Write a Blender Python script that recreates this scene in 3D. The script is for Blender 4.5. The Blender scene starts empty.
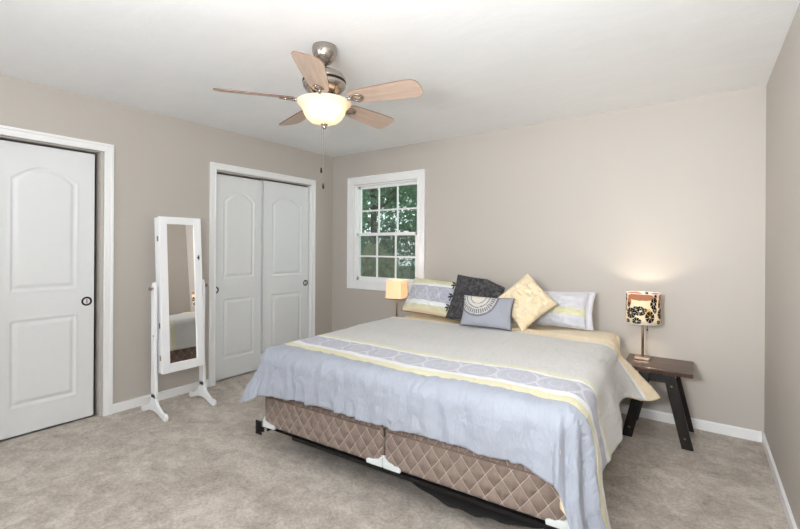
import bpy, bmesh, math, random
import numpy as np
from mathutils import Vector, Matrix, noise
PI = math.pi
random.seed(7)
rng = np.random.default_rng(7)
sc = bpy.context.scene
C = sc.collection

def S(r, g, b):
    f = lambda c: (c/255/12.92) if c/255 <= .04045 else ((c/255+.055)/1.055)**2.4
    return (f(r), f(g), f(b), 1)

# ---------------------------------------------------------------- camera
YAW, ROLL = .621, .00614
CAM = Vector((3.75, -3.786, 1.321))
cd = bpy.data.cameras.new('camera'); cam = bpy.data.objects.new('camera', cd); C.objects.link(cam)
cd.sensor_width = 36; cd.lens = 420.13/800*36; cd.shift_y = -17.4/800; cd.clip_start = .02
fw = Vector((-math.sin(YAW), math.cos(YAW), 0)); r0 = Vector((math.cos(YAW), math.sin(YAW), 0)); u0 = Vector((0, 0, 1))
rr = math.cos(ROLL)*r0+math.sin(ROLL)*u0; uu = -math.sin(ROLL)*r0+math.cos(ROLL)*u0
M = Matrix((rr, uu, -fw)).transposed().to_4x4(); M.translation = CAM
cam.matrix_world = M
sc.camera = cam
sc.view_settings.view_transform = 'Standard'; sc.view_settings.look = 'None'
sc.view_settings.gamma = 1; sc.view_settings.use_curve_mapping = False
sc.view_settings.exposure = 0.08
# ---------------------------------------------------------------- world
w = bpy.data.worlds.new('sky'); sc.world = w; w.use_nodes = True
bg = w.node_tree.nodes['Background']; bg.inputs[0].default_value = (.86, .93, 1, 1); bg.inputs[1].default_value = 1.7
# ---------------------------------------------------------------- lights
R_ = math.radians
def area(name, loc, target, sx, sy, power, col=(1, 1, 1), spread=PI):
    l = bpy.data.lights.new(name, 'AREA'); l.shape = 'RECTANGLE'; l.size = sx; l.size_y = sy
    l.energy = power; l.color = col; l.spread = spread
    o = bpy.data.objects.new(name, l); C.objects.link(o); o.location = loc
    o.rotation_euler = (Vector(target)-Vector(loc)).to_track_quat('-Z', 'Y').to_euler()
    return o
# daylight: added fill lamp set in the unseen front wall opening
PW = [12, 0, 19, 11, 26, 48]
area('front_fill', (1.2, -6.22, 1.45), (3.3, 0, 1.35), 1.9, 1.55, PW[0], (.90, .955, 1.0))
# photographer's flash behind the camera; the lamps after it are added fill
area('flash', (3.8, -4.35, 1.75), (2.4, -.4, 1.75), .16, .16, PW[2], (.95, .98, 1))
area('fill_right', (3.2, -4.5, 1.6), (3.85, 0, 1.25), .25, .25, PW[3], (.95, .98, 1), R_(78))  # narrow fill lamp added to brighten the right end of the back wall
area('ceiling_fill', (2.9, -4.7, 1.5), (2.8, -4.4, 2.44), .9, .9, PW[4], (.94, .975, 1))  # broad upturned fill panel, added for soft light off the ceiling
area('ceiling_fill_near', (3.3, -3.9, 1.5), (3.2, -3.5, 2.44), .3, .3, PW[5], (.94, .975, 1))  # smaller upturned lamp, added to even out the ceiling and room

# ---------------------------------------------------------------- node helpers
class NT:
    def __init__(s, name):
        s.m = bpy.data.materials.new(name); s.m.use_nodes = True; s.t = s.m.node_tree
        s.b = s.t.nodes['Principled BSDF']; s.out = s.t.nodes['Material Output']
    def n(s, typ, **k):
        x = s.t.nodes.new(typ)
        for a, v in k.items(): setattr(x, a, v)
        return x
    def link(s, a, b): s.t.links.new(a, b)
    def put(s, sock, v):
        if isinstance(v, bpy.types.NodeSocket): s.link(v, sock)
        else: sock.default_value = v
    def math(s, op, a, b=0., c=None, clamp=False):
        x = s.n('ShaderNodeMath', operation=op); x.use_clamp = clamp
        s.put(x.inputs[0], a); s.put(x.inputs[1], b)
        if c is not None: s.put(x.inputs[2], c)
        return x.outputs[0]
    def smooth(s, v, a, b):
        x = s.n('ShaderNodeMapRange', interpolation_type='SMOOTHSTEP'); s.put(x.inputs[0], v)
        x.inputs[1].default_value = a; x.inputs[2].default_value = b
        return x.outputs[0]
    def mix(s, f, a, b):
        x = s.n('ShaderNodeMix', data_type='RGBA'); s.put(x.inputs[0], f); s.put(x.inputs[6], a); s.put(x.inputs[7], b)
        return x.outputs[2]
    def noise(s, vec, scale, detail=3, rough=.5, dist=0.):
        x = s.n('ShaderNodeTexNoise'); s.link(vec, x.inputs['Vector']); x.inputs['Scale'].default_value = scale
        x.inputs['Detail'].default_value = detail; x.inputs['Roughness'].default_value = rough; x.inputs['Distortion'].default_value = dist
        return x.outputs['Fac']
    def coord(s, kind='Object'): return s.n('ShaderNodeTexCoord').outputs[kind]
    def scaled(s, vec, sc_):
        x = s.n('ShaderNodeMapping'); s.link(vec, x.inputs[0]); x.inputs['Scale'].default_value = sc_; return x.outputs[0]
    def xyz(s, vec):
        x = s.n('ShaderNodeSeparateXYZ'); s.link(vec, x.inputs[0]); return x.outputs
    def ramp(s, v, stops, interp='LINEAR'):
        x = s.n('ShaderNodeValToRGB'); s.link(v, x.inputs[0]); cr = x.color_ramp; cr.interpolation = interp
        cr.elements[0].position = stops[0][0]; cr.elements[0].color = stops[0][1]
        cr.elements[1].position = stops[1][0]; cr.elements[1].color = stops[1][1]
        for p, c in stops[2:]: e = cr.elements.new(p); e.color = c
        return x.outputs[0]
    def bump(s, h, strength=.3, dist=.01):
        x = s.n('ShaderNodeBump'); s.link(h, x.inputs['Height']); x.inputs['Strength'].default_value = strength
        x.inputs['Distance'].default_value = dist; s.link(x.outputs[0], s.b.inputs['Normal'])
    def set(s, color=None, rough=None, metal=None, **k):
        if color is not None: s.put(s.b.inputs['Base Color'], color)
        if rough is not None: s.put(s.b.inputs['Roughness'], rough)
        if metal is not None: s.b.inputs['Metallic'].default_value = metal
        for a, v in k.items(): s.b.inputs[a.replace('_', ' ')].default_value = v
        return s

def simple(name, col, rough=.5, metal=0, var=.06, scale=18, bump=0, bscale=60, **k):
    t = NT(name); co = t.coord()
    nf = t.noise(co, scale)
    a = tuple(max(0, c*(1-var)) for c in col[:3])+(1,); b = tuple(min(1, c*(1+var)) for c in col[:3])+(1,)
    t.set(t.mix(nf, a, b), rough, metal, **k)
    if bump: t.bump(t.noise(co, bscale, 4), bump, .004)
    return t.m

MT = {}
# wall paint
t = NT('greige_wall_paint'); co = t.coord()
t.set(t.mix(t.noise(co, 1.3, 2), S(194, 187, 179), S(199, 192, 184)), .62); t.bump(t.noise(co, 260, 2), .08, .002); MT['wall'] = t.m
# ceiling with swirled knock-down texture
t = NT('white_textured_ceiling'); co = t.coord()
sw = t.noise(t.scaled(co, (1.0, 2.2, 1)), 2.6, 5, .6, 1.6)
t.set(t.mix(sw, S(238, 239, 240), S(247, 248, 249)), .75)
t.bump(t.math('ADD', sw, t.math('MULTIPLY', t.noise(co, 22, 4, .6, .8), .35)), .07, .03); MT['ceiling'] = t.m
# carpet
t = NT('beige_cut_pile_carpet'); co = t.coord()
big = t.noise(t.scaled(co, (1, 1.7, 1)), 2.3, 4, .6, .9); med = t.noise(co, 11, 4, .65, .6); fine = t.noise(co, 260, 3, .7); mid = t.noise(co, 60, 3, .7)
f = t.math('ADD', t.math('MULTIPLY', big, .30), t.math('ADD', t.math('MULTIPLY', med, .30), t.math('ADD', t.math('MULTIPLY', mid, .3), t.math('MULTIPLY', fine, .2))))
col = t.ramp(f, [(.41, S(140, 127, 114)), (.49, S(178, 165, 151)), (.54, S(194, 181, 167)), (.63, S(224, 213, 200))])
t.set(col, .95, Sheen_Weight=.25)
t.bump(t.math('ADD', fine, t.math('MULTIPLY', mid, .8)), .7, .012); MT['carpet'] = t.m
MT['trim'] = simple('white_trim_paint', S(250, 250, 250), .35, var=.015)
MT['door'] = simple('white_door_paint', S(235, 237, 238), .4, var=.015)
MT['dark'] = simple('dark_closet_interior', S(60, 56, 52), .9)
MT['white_lacquer'] = simple('white_lacquer', S(251, 252, 254), .3, var=.01)
MT['bronze'] = simple('dark_bronze', S(58, 50, 44), .35, .8)
MT['bronze_light'] = simple('worn_bronze', S(158, 138, 120), .3, .9)
MT['nickel'] = simple('brushed_nickel', S(176, 168, 160), .18, 1)
MT['black_metal'] = simple('black_steel', S(22, 21, 22), .45, .3)
MT['taupe_tape'] = simple('taupe_edge_tape', S(122, 104, 94), .8)
MT['plastic'] = simple('white_corner_plastic', S(222, 228, 228), .35)
MT['dust'] = simple('black_dust_cover', S(34, 31, 30), .9, bump=.3)
MT['cream_cloth'] = simple('cream_cotton', S(240, 221, 190), .85, bump=.2, bscale=25)
MT['white_cloth'] = simple('white_mattress_ticking', S(232, 234, 236), .85, bump=.2)
MT['dark_wood'] = None
def wood(name, c1, c2, rough, sc_=(1.5, 30, 30), axis=None):
    t = NT(name); co = t.coord(); v = t.scaled(co, sc_)
    g = t.noise(v, 1.6, 5, .6, .9); t.set(t.mix(t.smooth(g, .3, .7), c1, c2), rough); t.bump(g, .08, .002); return t.m
MT['table_top'] = wood('espresso_table_top', S(54, 36, 28), S(86, 61, 48), .3, (3, 22, 22))
MT['black_wood'] = wood('black_stained_wood', S(14, 12, 12), S(34, 29, 27), .4, (22, 22, 2.5))
MT['blade'] = wood('pale_maple_blade', S(184, 160, 143), S(205, 182, 164), .4, (2.5, 30, 30))
MT['blade_edge'] = simple('walnut_blade_edge', S(112, 78, 62), .5)
t = NT('mirror_silvering'); t.set((.86, .85, .84, 1), .015, 1); MT['mirror'] = t.m
# window pane: clear glass, light passes
t = NT('clear_window_glass')
g = t.n('ShaderNodeBsdfGlossy'); g.inputs['Roughness'].default_value = .03; tr = t.n('ShaderNodeBsdfTransparent'); tr.inputs[0].default_value = (.9, .97, .93, 1)
mx = t.n('ShaderNodeMixShader'); mx.inputs[0].default_value = .05; t.link(tr.outputs[0], mx.inputs[1]); t.link(g.outputs[0], mx.inputs[2]); t.link(mx.outputs[0], t.out.inputs[0]); MT['glass'] = t.m
t = NT('grey_insect_screen')
g = t.n('ShaderNodeBsdfDiffuse'); g.inputs[0].default_value = (.22, .20, .18, 1); tr = t.n('ShaderNodeBsdfTransparent')
mx = t.n('ShaderNodeMixShader'); mx.inputs[0].default_value = .28; t.link(tr.outputs[0], mx.inputs[1]); t.link(g.outputs[0], mx.inputs[2]); t.link(mx.outputs[0], t.out.inputs[0]); MT['screen'] = t.m
# quilted ticking of the box springs
t = NT('taupe_quilted_ticking'); uv = t.xyz(t.coord('UV'))
a = t.math('ADD', t.math('DIVIDE', uv[0], .078), t.math('DIVIDE', uv[1], .10)); b = t.math('SUBTRACT', t.math('DIVIDE', uv[0], .078), t.math('DIVIDE', uv[1], .10))
da = t.math('ABSOLUTE', t.math('SUBTRACT', t.math('FRACT', a), .5)); db = t.math('ABSOLUTE', t.math('SUBTRACT', t.math('FRACT', b), .5))
mxx = t.math('MAXIMUM', da, db); line = t.smooth(mxx, .468, .484)
nz = t.noise(t.coord(), 90, 3)
t.set(t.mix(line, t.mix(nz, S(128, 111, 102), S(148, 130, 119)), S(188, 172, 158)), .8, Sheen_Weight=.1)
hh = t.math('MULTIPLY', t.math('SUBTRACT', .25, t.math('MULTIPLY', da, da)), t.math('SUBTRACT', .25, t.math('MULTIPLY', db, db)))
t.bump(t.math('MULTIPLY', hh, 10), 1.0, .022); MT['ticking'] = t.m

def stripes(name, stops, base_uv, band, period, ring_r, wrinkle=.35, wscale=9, offs=(0.,)):
    """stops: (v, colour) constant steps of the cloth; band=(v0,v1) grey band carrying interlocking rings."""
    t = NT(name); uvn = t.coord('UV'); uv = t.xyz(uvn); u, v = uv[0], uv[1]
    wob = t.math('MULTIPLY', t.math('SUBTRACT', t.noise(uvn, 3., 2), .5), .014)
    v2 = t.math('ADD', v, wob)
    lo, hi = base_uv
    vn = t.math('DIVIDE', t.math('SUBTRACT', v2, lo), hi-lo)
    col = t.ramp(vn, [((p-lo)/(hi-lo), c) for p, c in stops], 'CONSTANT')
    c0 = (band[0]+band[1])/2
    masks = None
    for off in offs:
        fu = t.math('MULTIPLY', t.math('SUBTRACT', t.math('FRACT', t.math('ADD', t.math('DIVIDE', u, period), off)), .5), period)
        fv = t.math('SUBTRACT', v2, c0)
        d = t.math('SQRT', t.math('ADD', t.math('MULTIPLY', fu, fu), t.math('MULTIPLY', fv, fv)))
        e = t.math('ABSOLUTE', t.math('SUBTRACT', d, ring_r if off == 0. else ring_r*1.0))
        m = t.math('SUBTRACT', 1., t.smooth(e, ring_r*.045, ring_r*.10))
        if off == 0.:
            e2 = t.math('ABSOLUTE', t.math('SUBTRACT', d, ring_r*.45)); m = t.math('MAXIMUM', m, t.math('MULTIPLY', t.math('SUBTRACT', 1., t.smooth(e2, ring_r*.03, ring_r*.09)), .45))
        masks = m if masks is None else t.math('MAXIMUM', masks, m)
    inb = t.math('MULTIPLY', t.math('GREATER_THAN', v2, band[0]+.004), t.math('LESS_THAN', v2, band[1]-.004))
    masks = t.math('MULTIPLY', t.math('MULTIPLY', masks, inb), .8)
    col = t.mix(masks, col, S(214, 214, 222))
    t.set(col, .72, Sheen_Weight=.2)
    co = t.coord()
    h = t.math('ADD', t.noise(t.scaled(uvn, (2.2, .8, 1)), wscale, 5, .6, .9), t.math('MULTIPLY', t.noise(uvn, 55, 3), .12))
    t.bump(h, wrinkle, .02)
    return t.m
PLAIN = S(163, 168, 180); PALE = S(211, 209, 206); YEL = S(226, 221, 184); WHT = S(236, 236, 236); GRY = S(184, 185, 197); YL2 = S(219, 217, 186); CRM = S(238, 220, 188)
MT['comforter'] = stripes('comforter_print', [(-.9, PLAIN), (.045, YEL), (.125, WHT), (.175, GRY), (.365, WHT), (.39, YL2), (.435, PALE), (1.315, WHT), (1.34, CRM)], (-.9, 1.7), (.175, .365), .205, .104, .75)
MT['sham_left'] = stripes('sham_print_left', [(0, CRM), (.035, YL2), (.075, WHT), (.115, GRY), (.27, WHT), (.295, YEL), (.365, PALE)], (0, .55), (.115, .27), .135, .062, .4)
MT['sham_right'] = stripes('sham_print_right', [(0, S(206, 208, 216)), (.07, S(216, 217, 222)), (.095, S(224, 220, 184)), (.145, S(214, 214, 218)), (.21, S(216, 214, 218)), (.3, S(212, 212, 220))], (0, .55), (.5, .52), .145, .062, .7)
t = NT('charcoal_damask'); co = t.coord(); nn = t.noise(co, 28, 3, .6, 1.5)
t.set(t.mix(t.smooth(nn, .45, .6), S(52, 51, 53), S(86, 84, 86)), .9); t.bump(t.noise(co, 60, 4), .5, .01); MT['charcoal'] = t.m
t = NT('cream_yellow_pintuck'); co = t.coord('UV')
vr = t.n('ShaderNodeTexVoronoi', feature='DISTANCE_TO_EDGE'); t.link(t.scaled(co, (1, 1, 1)), vr.inputs['Vector']); vr.inputs['Scale'].default_value = 9
t.set(t.mix(t.noise(co, 8), S(232, 212, 174), S(243, 227, 196)), .7, Sheen_Weight=.2)
t.bump(t.math('ADD', t.smooth(vr.outputs['Distance'], 0, .25), t.noise(co, 14, 4, .6, 1)), .55, .02); MT['pintuck'] = t.m
# grey pillow with embroidered quarter medallion (uv in metres, medallion near upper left corner)
t = NT('grey_embroidered_linen'); uv = t.xyz(t.coord('UV'))
du = t.math('SUBTRACT', uv[0], .135); dv = t.math('SUBTRACT', uv[1], .245)
d = t.math('SQRT', t.math('ADD', t.math('MULTIPLY', du, du), t.math('MULTIPLY', dv, dv)))
ang = t.math('ARCTAN2', du, dv)
col = t.ramp(t.math('DIVIDE', d, .2), [(0, S(214, 208, 196)), (.30, S(150, 147, 148)), (.34, S(206, 202, 194)), (.46, S(128, 126, 130)), (.50, S(200, 197, 192)), (.56, S(118, 117, 122)), (.72, S(198, 194, 188)), (.76, S(122, 121, 128)), (.84, S(160, 162, 172))], 'CONSTANT')
dots = t.math('GREATER_THAN', t.math('SINE', t.math('MULTIPLY', ang, 46)), .1)
inr = t.math('MULTIPLY', t.math('GREATER_THAN', d, .112), t.math('LESS_THAN', d, .144))
col = t.mix(t.math('MULTIPLY', t.math('MULTIPLY', dots, inr), .9), col, S(200, 197, 190))
t.set(col, .85); t.bump(t.noise(t.coord('UV'), 90, 3), .3, .006); MT['embroid'] = t.m
MT['pillow_edge'] = simple('dark_grey_piping', S(92, 90, 96), .8)
MT['soil'] = simple('leafy_ground', S(52, 60, 34), .95, var=.5, scale=3)
MT['bark'] = simple('tree_bark', S(70, 60, 48), .95, var=.3, scale=9)
def leafm(name, c1, c2):
    t = NT(name); gi = t.n('ShaderNodeNewGeometry')
    col = t.mix(t.noise(t.coord(), 5, 3), c1, c2); t.set(col, .6)
    tl = t.n('ShaderNodeBsdfTranslucent'); t.link(col, tl.inputs[0]); mx = t.n('ShaderNodeMixShader'); mx.inputs[0].default_value = .35
    t.link(t.b.outputs[0], mx.inputs[1]); t.link(tl.outputs[0], mx.inputs[2]); t.link(mx.outputs[0], t.out.inputs[0]); return t.m
MT['leaf'] = leafm('dark_green_leaves', S(52, 88, 58), S(128, 165, 122))
MT['leaf2'] = leafm('grey_green_leaves', S(112, 120, 88), S(192, 190, 158))

# ---------------------------------------------------------------- mesh helpers
def tagk(o, kind): o['kind'] = kind; return o
def tag(o, label, cat, group=None):
    o['label'] = label; o['category'] = cat
    if group: o['group'] = group
    return o
def empty(name, loc, rz=0, label=None, cat=None, group=None, parent=None):
    o = bpy.data.objects.new(name, None); C.objects.link(o); o.location = loc; o.rotation_euler = (0, 0, rz); o.empty_display_size = .05
    if parent: o.parent = parent
    if label: tag(o, label, cat, group)
    return o
def link(name, me, mats, parent=None, smooth=False, bevel=0, seg=2):
    o = bpy.data.objects.new(name, me); C.objects.link(o)
    for m in (mats if isinstance(mats, (list, tuple)) else [mats]): me.materials.append(m)
    if parent: o.parent = parent
    if smooth:
        for p in me.polygons: p.use_smooth = True
    if bevel:
        b = o.modifiers.new('bevel', 'BEVEL'); b.width = bevel; b.segments = seg; b.limit_method = 'ANGLE'; b.angle_limit = math.radians(40)
    return o
def bm_obj(name, bm, mats, parent=None, smooth=False, bevel=0, seg=2):
    bmesh.ops.recalc_face_normals(bm, faces=bm.faces)
    me = bpy.data.meshes.new(name); bm.to_mesh(me); bm.free()
    return link(name, me, mats, parent, smooth, bevel, seg)
def box(bm, x0, x1, y0, y1, z0, z1, mi=0):
    v = [bm.verts.new(p) for p in ((x0, y0, z0), (x1, y0, z0), (x1, y1, z0), (x0, y1, z0), (x0, y0, z1), (x1, y0, z1), (x1, y1, z1), (x0, y1, z1))]
    for f in ((0, 3, 2, 1), (4, 5, 6, 7), (0, 1, 5, 4), (1, 2, 6, 5), (2, 3, 7, 6), (3, 0, 4, 7)):
        bm.faces.new([v[i] for i in f]).material_index = mi
    return v
def boxes(*bs):
    bm = bmesh.new()
    for b in bs: box(bm, *b)
    return bm
def prism(bm, pts, axis, a, b):
    """outline pts extruded along axis from a to b; pts are the other two coords in order"""
    def P(p, c):
        return {'x': (c, p[0], p[1]), 'y': (p[0], c, p[1]), 'z': (p[0], p[1], c)}[axis]
    va = [bm.verts.new(P(p, a)) for p in pts]; vb = [bm.verts.new(P(p, b)) for p in pts]
    bm.faces.new(va); bm.faces.new(vb[::-1]); n = len(pts)
    for i in range(n): bm.faces.new((va[i], va[(i+1) % n], vb[(i+1) % n], vb[i]))
    return bm
def hexa(bm, bot, top):
    v = [bm.verts.new(p) for p in bot+top]
    for f in ((0, 3, 2, 1), (4, 5, 6, 7), (0, 1, 5, 4), (1, 2, 6, 5), (2, 3, 7, 6), (3, 0, 4, 7)): bm.faces.new([v[i] for i in f])
    return bm
def lathe(bm, prof, seg=32, c=(0, 0, 0), axis='z'):
    rings = []
    for r, z in prof:
        ring = []
        for k in range(seg):
            a = 2*PI*k/seg; x, y = r*math.cos(a), r*math.sin(a)
            p = {'z': (x, y, z), 'x': (z, x, y), 'y': (x, z, y)}[axis]
            ring.append(bm.verts.new((p[0]+c[0], p[1]+c[1], p[2]+c[2])))
        rings.append(ring)
    for a, b in zip(rings, rings[1:]):
        for k in range(seg): bm.faces.new((a[k], a[(k+1) % seg], b[(k+1) % seg], b[k]))
    for ring, (r, z) in ((rings[0], prof[0]), (rings[-1], prof[-1])):
        if r > 1e-4: bm.faces.new(ring)
    bmesh.ops.remove_doubles(bm, verts=bm.verts, dist=1e-6)
    return bm
def tube(bm, pts, r, seg=8):
    pts = [Vector(p) for p in pts]; rings = []
    for i, p in enumerate(pts):
        d = (pts[min(i+1, len(pts)-1)]-pts[max(i-1, 0)]).normalized()
        s = d.orthogonal().normalized() if i == 0 else (s-d*s.dot(d)).normalized()
        t_ = d.cross(s); ra = r[i] if isinstance(r, (list, tuple)) else r
        rings.append([bm.verts.new(p+(s*math.cos(2*PI*k/seg)+t_*math.sin(2*PI*k/seg))*ra) for k in range(seg)])
    for a, b in zip(rings, rings[1:]):
        for k in range(seg): bm.faces.new((a[k], a[(k+1) % seg], b[(k+1) % seg], b[k]))
    bm.faces.new(rings[0]); bm.faces.new(rings[-1])
    return bm
def grid_mesh(name, P, uv=None):
    """P (n,m,3) array -> mesh"""
    n, m = P.shape[:2]; idx = np.arange(n*m).reshape(n, m)
    f = np.stack([idx[:-1, :-1], idx[1:, :-1], idx[1:, 1:], idx[:-1, 1:]], -1).reshape(-1, 4)
    me = bpy.data.meshes.new(name); me.from_pydata(P.reshape(-1, 3).tolist(), [], f.tolist())
    if uv is not None:
        l = me.uv_layers.new(name='UVMap'); vi = np.zeros(len(me.loops), dtype=np.int32); me.loops.foreach_get('vertex_index', vi)
        l.data.foreach_set('uv', uv.reshape(-1, 2)[vi].astype(np.float32).ravel())
    me.update(); return me
def fbm(x, y, z=0., o=3):
    v = 0; a = 1
    for k in range(o): v += a*noise.noise((x, y, z+k*7.3)); x *= 2.03; y *= 2.03; a *= .5
    return v

# ================================================================ ROOM
W, D0, H = 4.11, -6.2, 2.44
def struct(name, bm, m, parent=None, **k):
    o = bm_obj(name, bm, m, parent, **k)
    if not parent: o['kind'] = 'structure'
    return o
struct('floor', boxes((-.7, W+.1, D0-.1, .12, -.1, 0)), MT['carpet'])
struct('ceiling', boxes((-.12, W+.12, D0-.12, .12, H, H+.1)), MT['ceiling'])
# left wall with two door openings
DT = 2.035
o1 = (-3.13, -2.50); o2 = (-1.565, -.36)
struct('wall_left', boxes((-.11, 0, D0, o1[0], 0, H), (-.11, 0, o1[0], o1[1], DT, H), (-.11, 0, o1[1], o2[0], 0, H), (-.11, 0, o2[0], o2[1], DT, H), (-.11, 0, o2[1], 0, 0, H)), MT['wall'])
wx = (.36, 1.275); wz = (.91, 2.055)
struct('wall_back', boxes((0, wx[0], 0, .12, 0, H), (wx[1], W, 0, .12, 0, H), (wx[0], wx[1], 0, .12, 0, wz[0]), (wx[0], wx[1], 0, .12, wz[1], H)), MT['wall'])
struct('wall_right', boxes((W, W+.11, D0, .12, 0, H)), MT['wall'])
fx = (.35, 2.65)
struct('wall_front', boxes((0, fx[0], D0-.11, D0, 0, H), (fx[1], W, D0-.11, D0, 0, H), (fx[0], fx[1], D0-.11, D0, 0, .65), (fx[0], fx[1], D0-.11, D0, 2.25, H)), MT['wall'])
struct('wall_closet', boxes((-.7, -.66, D0, .12, 0, H), (-.66, -.11, -3.3, -3.26, 0, H), (-.66, -.11, -2.2, -2.1, 0, H), (-.66, -.11, .08, .12, 0, H), (-.66, -.11, D0, .12, DT+.2, DT+.24)), MT['dark'])

def casing(name, y0, y1, top, parent=None):
    """stepped white casing around an opening of the left wall (outer edge y0..y1, outer top)"""
    bm = bmesh.new(); cw = .062
    for a, b, th in ((0, .02, .024), (.02, .046, .016), (.046, cw, .020)):
        prism(bm, [(y0+a, 0), (y0+b, 0), (y0+b, top-b), (y0+a, top-a)], 'x', 0, th)
        prism(bm, [(y1-a, 0), (y1-b, 0), (y1-b, top-b), (y1-a, top-a)], 'x', 0, th)
        prism(bm, [(y0+a, top-a), (y0+b, top-b), (y1-b, top-b), (y1-a, top-a)], 'x', 0, th)
    # jamb lining
    box(bm, -.11, 0, y0+cw-.012, y0+cw+.004, 0, top-cw+.01); box(bm, -.11, 0, y1-cw-.004, y1-cw+.012, 0, top-cw+.01)
    box(bm, -.11, 0, y0+cw, y1-cw, top-cw-.006, top-cw+.01)
    return struct(name, bm, MT['trim'], bevel=.003)
casing('trim_1', -3.19, -2.418, 2.105)
casing('trim_2', -1.622, -.303, 2.11)

def door_face(w_, h_, arch=.085, st=.115):
    nx, nz = int(w_/.0065), int(h_/.0085)
    ys = np.linspace(0, w_, nx); zs = np.linspace(0, h_, nz)
    Y, Z = np.meshgrid(ys, zs, indexing='ij')
    x0, x1 = st, w_-st
    def sdf_rect(z0, z1, arc):
        cx = w_/2; hw = (x1-x0)/2
        top = z1 + (arc*(np.clip(1-((Y-cx)/hw)**2, 0, 1)) if arc else 0)
        # flat shoulders then a shallow arch
        if arc:
            q = np.clip(np.abs(Y-cx)/hw, 0, 1); top = z1+arc*np.clip(1-(q/.93)**2, 0, 1)
        sl = arc*2*np.clip(np.abs(Y-cx)/hw, 0, .9)/hw; return np.minimum(np.minimum(Y-x0, x1-Y), np.minimum(Z-z0, (top-Z)/np.sqrt(1+sl*sl)))   # inside positive
    d = np.maximum(sdf_rect(.99, 1.775, arch), sdf_rect(.195, .79, 0))
    ss = lambda a, b, v: (lambda q: q*q*(3-2*q))(np.clip((v-a)/(b-a), 0, 1))
    X = .004*ss(-.010, -.002, d)-.013*ss(-.002, .012, d)+.011*ss(.018, .042, d)
    return Y, Z, X
def door(name, y0, y1, xf, knob_y, knob_z=.895, z0=.012):
    w_, h_ = y1-y0, DT-.012-z0
    r = empty(name, (xf, y0, z0)); r['kind'] = 'structure'
    Y, Z, X = door_face(w_, h_)
    P = np.stack([X, Y, Z], -1)
    me = grid_mesh('door_panel', P)
    o = link('door_panel', me, MT['door'], r, smooth=True)
    bm = bmesh.new(); bm.from_mesh(me)
    # back slab
    box(bm, -.035, -.014, 0, w_, 0, h_); box(bm, -.02, .0, 0, .004, 0, h_); box(bm, -.02, 0, w_-.004, w_, 0, h_); box(bm, -.02, 0, 0, w_, 0, .004); box(bm, -.02, 0, 0, w_, h_-.004, h_)
    bm.to_mesh(me); bm.free(); 
    me.update()
    k = bmesh.new(); lathe(k, [(0, -.004), (.020, -.004), (.023, .003), (.030, .005), (.0345, .002), (.035, -.006)], 28, (0, knob_y-y0, knob_z-z0), 'x')
    kn = bm_obj('door_pull', k, MT['bronze'], r, smooth=True)
    kk = bmesh.new(); box(kk, -.001, .006, -.003+knob_y-y0, .003+knob_y-y0, knob_z-z0-.016, knob_z-z0+.016)
    bm_obj('latch_bar', kk, MT['bronze_light'], kn, bevel=.001)
    return r
door('door_1', -3.125, -2.522, -.045, -2.572)
door('door_2', -1.558, -.975, -.058, -1.522)
door('door_3', -1.012, -.372, -.02, -.42)

# baseboards with stepped profile
def baseboard(name, pts):
    struct(name, pts, MT['trim'], bevel=.003)
bbh = .066
def bb_left(bm, ya, yb): box(bm, 0, .012, ya, yb, 0, bbh); box(bm, 0, .007, ya, yb, bbh, bbh+.008)
bm = bmesh.new(); bb_left(bm, -2.418, -1.622); bb_left(bm, -.303, 0); bb_left(bm, D0, -3.19); baseboard('baseboard_left', bm)
bm = bmesh.new(); box(bm, .012, W-.012, -.012, 0, 0, bbh); box(bm, .012, W-.012, -.007, 0, bbh, bbh+.008); baseboard('baseboard_back', bm)
bm = bmesh.new(); box(bm, W-.012, W, D0, 0, 0, bbh); box(bm, W-.007, W, D0, 0, bbh, bbh+.008); baseboard('baseboard_right', bm)

# ---------------------------------------------------------------- window
win = empty('window_1', (0, 0, 0)); win['kind'] = 'structure'
ox0, ox1, oz0, oz1 = .268, 1.37, .822, 2.15
bm = bmesh.new()
for a, b, th in ((0, .024, .024), (.024, .066, .015), (.066, .09, .019)):
    q = [(ox0, oz0), (ox1, oz0), (ox1, oz1), (ox0, oz1)]; sg = [(1, 1), (-1, 1), (-1, -1), (1, -1)]
    for k in range(4):
        l = (k+1) % 4
        prism(bm, [(q[k][0]+sg[k][0]*a, q[k][1]+sg[k][1]*a), (q[l][0]+sg[l][0]*a, q[l][1]+sg[l][1]*a), (q[l][0]+sg[l][0]*b, q[l][1]+sg[l][1]*b), (q[k][0]+sg[k][0]*b, q[k][1]+sg[k][1]*b)], 'y', -th, 0)
bm_obj('window_casing', bm, MT['trim'], win, bevel=.003)
bm = bmesh.new()
for a in (wx[0], wx[1]-.012): box(bm, a, a+.012, -.002, .12, wz[0], wz[1])
box(bm, wx[0]+.012, wx[1]-.012, -.002, .12, wz[1]-.012, wz[1]); box(bm, wx[0]+.012, wx[1]-.012, -.002, .12, wz[0], wz[0]+.014)
for a in (wx[0]+.012, wx[1]-.024): box(bm, a, a+.012, .02, .1, wz[0]+.014, wz[1]-.012)
bm_obj('window_frame', bm, MT['trim'], win, bevel=.002)
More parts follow.
